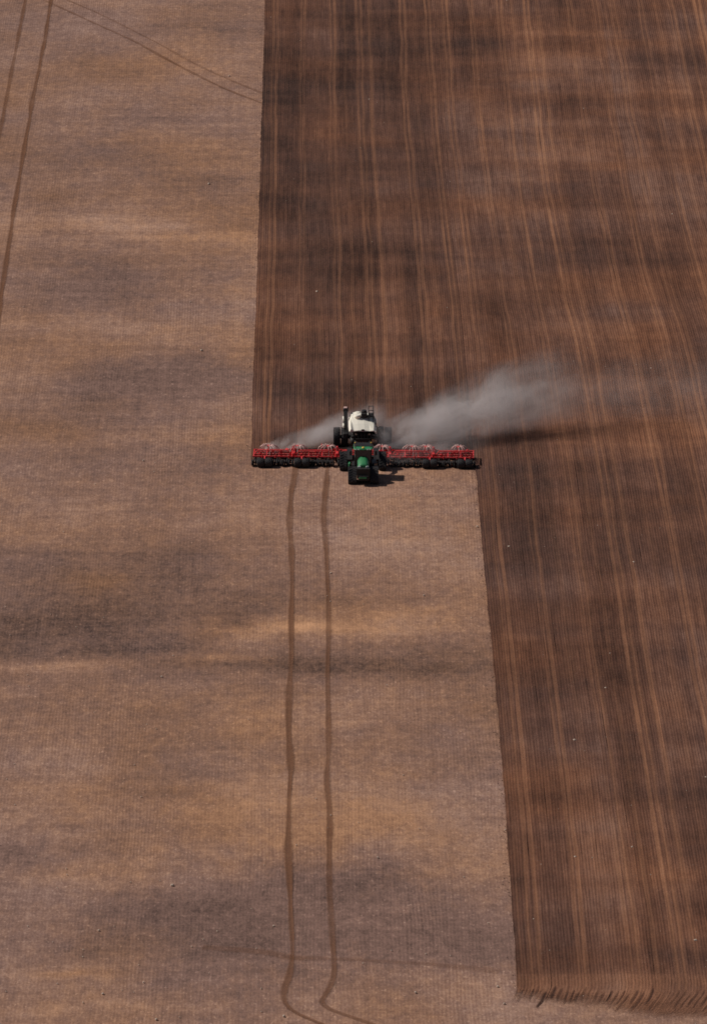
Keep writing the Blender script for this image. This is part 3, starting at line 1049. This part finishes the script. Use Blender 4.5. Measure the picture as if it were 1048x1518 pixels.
# one opener per row: red shank, spring, dark packer wheel, all one small mesh copied along four ranks
ob = MB()
ob.tube([(0, 0, FZ - .05), (0, -.16, .52), (0, -.02, .24), (0, .06, .04)], .045, 6, mi=0)
ob.box((0, .02, .60), (.10, .22, .16), mi=0)
ob.tube([(0, 0, .45), (0, .38, .25)], .03, 6, mi=0)
ob.lathe((0, .40, .27), [(-.11, .001), (-.11, .26), (.11, .26), (.11, .001)], 16, mi=1)
ob.lathe((0, -.06, .25), [(-.02, .001), (-.03, .25), (.03, .25), (.02, .001)], 16, mi=1)
op = None
for k in range(ROWS):
    x = -PASS_W / 2 + ROW * (k + .5)
    loc = (x, FY0 + (-.75, 1.0, -.25, 2.0)[k % 4], 0)
    if op is None: op = ob.build('opener', [M['dark_steel'], M['rubber']], drill, loc)
    else: copy_tree(op, drill, loc)
# distribution towers with pale seed hoses arching down to the rows
for k, x in enumerate((-9.6, -6.7, -3.6, 1.9, 4.9, 6.3, 9.6)):
    b = MB()
    y, zt = FY0 + 1.25, FZ + .72
    b.tube([(x, y, FZ), (x, y, zt)], .06, 10)
    b.tube([(x, y, zt), (x, y, zt + .05), (x, y, zt + .12)], [.2, .2, .1], 14)
    tw_ = b.build('distribution_tower', M['red'], drill)
    h = MB()
    rr_ = random.Random(k)
    for j in range(12):
        a = 2 * math.pi * j / 12 + rr_.random() * .2
        rad = rr_.uniform(.8, 1.25)
        ex, ey = x + math.cos(a) * rad, y + math.sin(a) * min(rad, 1.0)
        h.tube([(x + math.cos(a) * .18, y + math.sin(a) * .18, zt + .03), (x + math.cos(a) * rad * .45, y + math.sin(a) * .4, zt + .12 + .1 * rr_.random()),
                (x + math.cos(a) * rad * .8, y + math.sin(a) * .75, zt - .12), (ex, ey, FZ - .1)], .04, 6)
    h.build('seed_hose', M['hose'], tw_)
b = MB()
b.tube([(-4.25, FY0 + 1.5, FZ), (-4.25, FY0 + 1.5, FZ + .95)], .045, 8)
b.build('marker_post', M['red'], drill)
b = MB()
b.tube([(4.3, FY0 + 1.5, FZ), (4.3, FY0 + 1.5, FZ + .7)], .045, 8)
b.build('marker_post', M['red'], drill)
# main air hoses running from the cart over the frame
for s in (-1, 1):
    b = MB()
    b.tube([(s * .5, 5.9, 1.0), (s * .8, FY1 + .6, 1.1), (s * 2.0, FY1 - .4, 1.15), (s * 6.5, FY1 - .5, 1.05), (s * 9.6, FY0 + 1.4, 1.05)], .06, 8)
    b.build('air_hose', M['dark_steel'], drill)

# ------------------------------------------------------------------ air cart behind the drill
cart = tag(empty('air_cart', (0.02, 0, 0)), 'air seeder cart with cream tank and large black dual tyres, rearmost of the three machines', 'seed cart')
CY = 8.7
wm = tyre_mb(.72, .98, 22, .06)
wr = rim_mb(.72, .98)
w0 = wm.build('wheel', M['rubber'], cart, (-2.62, CY, .98))
wr.build('rim', M['steel'], w0)
for x, y in ((-1.82, CY), (1.82, CY), (2.62, CY)):
    copy_tree(w0, cart, (x, y, .98))
fm = MB()
w1 = tyre_mb(.5, .6, 16, .05).build('wheel', M['rubber'], cart, (-1.2, 11.4, .6))
rim_mb(.5, .6).build('rim', M['steel'], w1)
copy_tree(w1, cart, (1.2, 11.4, .6))
b = MB()
b.box((0, CY, .98), (5.0, .3, .3), bev=.04)
for s in (-1, 1):
    b.box((s * .85, 8.9, 1.35), (.18, 5.6, .3))
    b.tube([(s * .85, 6.2, 1.3), (0, 4.75, .75)], .09, 8)
    for y in (7.2, 8.7, 9.4):
        b.tube([(s * .85, y, 1.45), (s * 1.1, y, 2.3)], .06, 8)
b.box((0, 11.4, .75), (2.4, .25, .25))
b.box((0, 11.3, 1.0), (1.7, .2, .5))
b.box((0, 6.2, 1.35), (1.8, .2, .3))
b.build('frame', M['black'], cart)
# tank: long saddle with a stepped crown, slanting shoulders
def tsec(y, w0_, w1_, zb, zs, zt, lean=0.0):
    return [(-w0_, y, zb), (w0_, y, zb), (w0_ * 1.0, y, zs - .25), (w0_ * .82, y, zs + .05), (w1_ * .75 + lean, y, zt - .08), (w1_ * .3 + lean, y, zt),
            (-w1_ * .3 + lean, y, zt), (-w1_ * .75 + lean, y, zt - .06), (-w0_ * .88, y, zs + .22), (-w0_ * 1.0, y, zs - .1)]
tb = loft([tsec(6.35, 1.36, 1.05, 2.18, 2.28, 2.34, -.1), tsec(7.1, 1.42, 1.12, 2.2, 2.66, 2.84, -.18), tsec(8.0, 1.42, 1.15, 2.26, 2.95, 3.32, -.28),
           tsec(8.5, 1.42, 1.15, 2.3, 2.98, 3.50, -.28), tsec(9.1, 1.42, 1.12, 2.3, 2.96, 3.50, -.28), tsec(9.6, 1.32, 1.0, 2.3, 2.8, 3.2, -.25), tsec(9.72, 1.2, .8, 2.3, 2.6, 2.8, -.2)], smooth=False)
tank = tb.build('tank', M['cream'], cart)
bv = tank.modifiers.new('bevel', 'BEVEL')
bv.width = .06
bv.segments = 2
for y in (7.9, 8.9):
    b = MB()
    b.tube([(-.5, y, 3.25), (-.5, y, 3.52), (-.5, y, 3.56)], [.3, .3, .24], 18)
    b.build('lid', M['cream'], tank)
b = MB()
b.box((0.02, 6.40, 2.36), (.3, .1, .14), bev=.02)
b.build('latch', M['black'], tank)
# lower hoppers
b = MB()
for y in (7.8, 9.4):
    b.prism([(-1.25, 2.31), (1.25, 2.31), (.32, 1.45), (-.32, 1.45)], 1, y - .75, y + .75)
b.build('hopper', M['black'], cart)
b = MB()
for x in (-.85, -.5, -.15, .2, .55, .9):
    b.tube([(x, 6.6, 2.15), (x * .9, 6.35, 1.5), (x * .8, 6.3, .95)], .06, 8)
b.box((0, 6.75, 2.2), (2.5, .3, .2), bev=.03)
b.build('meter_tubes', M['dark_steel'], cart)
b = MB()
b.lathe((-1.0, 6.5, 1.15), [(-.25, .001), (-.25, .42), (.25, .42), (.25, .001)], 20)
b.box((-1.0, 6.5, 1.55), (.35, .4, .45), bev=.05)
b.build('fan', M['black'], cart)
# fill platform, ladder and rail on the shaded side of the crown
b = MB()
b.box((.60, 8.5, 3.36), (1.1, 1.3, .06))
b.box((.16, 8.0, 3.52), (.66, .8, .52), bev=.08)
b.tube([(.16, 8.1, 3.75), (.16, 8.1, 3.98)], .26, 14)
b.build('fill_platform', M['black'], cart)
b = MB()
for x, y in ((.62, 7.6), (1.1, 7.6), (1.1, 8.4), (1.1, 9.15), (.62, 9.15)):
    b.tube([(x, y, 2.9), (x, y, 4.1)], .05, 8)
for z in (3.65, 4.1):
    b.tube([(.62, 7.6, z), (1.1, 7.6, z), (1.1, 9.15, z), (.62, 9.15, z)], .04, 8)
b.build('railing', M['black'], cart)
b = MB()
for y in (7.15, 7.6):
    b.tube([(1.85, y, 1.0), (1.42, y, 2.4), (1.16, y, 3.5)], .035, 8)
for k in range(8):
    t = k / 7
    z = 1.1 + 2.3 * t
    x = 1.82 - .62 * t
    b.box((x, 7.375, z), (.08, .45, .04))
b.build('ladder', M['black'], cart)
# folded loading conveyor on the sunlit side
b = MB()
b.prism([(7.1, 1.7), (7.5, 1.7), (9.1, 3.75), (8.6, 3.78)], 0, -1.92, -1.52, mi=0)
b.box((-1.72, 8.95, 3.82), (.52, .62, .34), bev=.06, mi=0)
b.box((-1.72, 7.2, 1.7), (.6, .7, .35), bev=.06, mi=0)
conv = b.build('conveyor', M['black'], cart)
b = MB()
b.tube([(-1.95, 7.45, 2.3), (-1.95, 7.75, 2.65)], .09, 8)  # cream tubes stand in for highlights on the conveyor's sunlit edge
b.tube([(-1.95, 7.95, 2.85), (-1.95, 8.3, 3.25)], .08, 8)
b.build('conveyor_painted_highlight', M['cream'], conv)
b = MB()
b.box((-1.74, 8.9, 4.03), (.34, .42, .08), bev=.02)
b.build('conveyor_cap', M['hose'], conv)
b = MB()
b.box((1.9, 7.6, 2.05), (.5, .9, .5), bev=.08)
b.tube([(1.5, 7.4, 2.2), (1.95, 7.4, 1.5), (2.1, 7.6, 1.2)], .05, 8)
b.build('hydraulic_box', M['black'], cart)

# ------------------------------------------------------------------ dust
def dust(name, label, start, end, r0, r1, dens, seed, tail=0.7, head=0.06, flat=0.75, nscale=0.45, contrast=(0.38, 0.66)):
    """a drifting plume: closed hull along its drift line, filled with uneven scattering"""
    S, E = Vector(start), Vector(end)
    L = (E - S).length
    mb = MB()
    secs_ = []
    for k in range(9):
        t = k / 8
        r = (r0 + (r1 - r0) * t) * 1.15
        secs_.append([(L * t, r * math.cos(a), r * flat * math.sin(a)) for a in (2 * math.pi * j / 16 for j in range(16))])
    loft(secs_, mb=mb, smooth=True)
    N = Nodes(name + '_volume')
    v = N.coord()
    sep = N.n('ShaderNodeSeparateXYZ', ins={0: v})
    wv = N.n('ShaderNodeTexNoise', ins={'Vector': N.scalevec(v, (.6, 1, 1)), 'Scale': .3, 'Detail': 5.0, 'Roughness': .6})
    wofs = N.n('ShaderNodeVectorMath', operation='SUBTRACT')
    N.set(wofs, 0, wv.outputs['Color'])
    wofs.inputs[1].default_value = (.5, .5, .5)
    wsep = N.n('ShaderNodeSeparateXYZ', ins={0: wofs.outputs[0]})
    s = N.math('MULTIPLY', sep.outputs[0], 1 / L)
    rad = N.math('ADD', N.math('MULTIPLY', s, r1 - r0), r0)
    yy = N.math('DIVIDE', N.math('ADD', sep.outputs[1], N.math('MULTIPLY', wsep.outputs[1], r1 * .9)), rad)
    zz = N.math('DIVIDE', N.math('ADD', sep.outputs[2], N.math('MULTIPLY', wsep.outputs[2], r1 * .7)), N.math('MULTIPLY', rad, flat))
    rho = N.math('SQRT', N.math('ADD', N.math('MULTIPLY', yy, yy), N.math('MULTIPLY', zz, zz)))
    core = N.mapr(rho, 0.15, 1.0, 1.0, 0.0, True)
    fin = N.mapr(s, 0.0, head, 0.0, 1.0, True)
    ss = N.math('ADD', s, N.math('MULTIPLY', wsep.outputs[0], 0.35))
    fout = N.mapr(ss, tail, 0.97, 1.0, 0.0, True)
    spread = N.math('DIVIDE', r0 + 0.35 * (r1 - r0), rad)
    tex = N.mapr(N.noise(N.scalevec(v, (.5, 1, 1)), nscale, 6, 0.65, 1.0), contrast[0], contrast[1], 0.10, 1.35)
    d = N.math('MULTIPLY', N.math('MULTIPLY', core, fin), N.math('MULTIPLY', fout, tex))
    d = N.math('MULTIPLY', N.math('MULTIPLY', d, dens), N.math('MINIMUM', spread, 1.6))
    pv = N.n('ShaderNodeVolumePrincipled', ins={'Color': (0.88, 0.83, 0.83, 1), 'Density': d, 'Anisotropy': 0.1})
    N.t.links.new(pv.outputs[0], N.out.inputs['Volume'])
    o = mb.build(name, N.m)
    X = (E - S).normalized()
    Yv = Vector((0, 0, 1)).cross(X).normalized()
    Zv = X.cross(Yv)
    o.matrix_world = Matrix(((X.x, Yv.x, Zv.x, S.x), (X.y, Yv.y, Zv.y, S.y), (X.z, Yv.z, Zv.z, S.z), (0, 0, 0, 1)))
    return tag(o, label, 'dust cloud', kind='stuff')


dust('dust_cloud', 'large pale dust plume drifting right from behind the seeder', (1.0, 6.6, 0.6), (25.0, 18.0, 5.6), 2.1, 4.3, 0.66, 1, tail=0.30, flat=1.35)
dust('dust_cloud', 'small dust plume over the left wing beside the cart', (-10.5, 5.4, 0.2), (3.5, 13.0, 2.4), 0.9, 3.0, 0.74, 2, tail=0.7, flat=0.9)
dust('dust_cloud', 'low dust over the right wing behind the tractor', (1.4, 0.4, 0.7), (14.0, 6.6, 1.6), 1.0, 2.2, 0.26, 3, tail=0.5)
dust('dust_cloud', 'thin fading dust veil reaching the right edge', (12.0, 13.0, 2.6), (52.0, 24.5, 4.6), 3.0, 4.8, 0.042, 4, tail=0.45, head=0.25, flat=1.2)
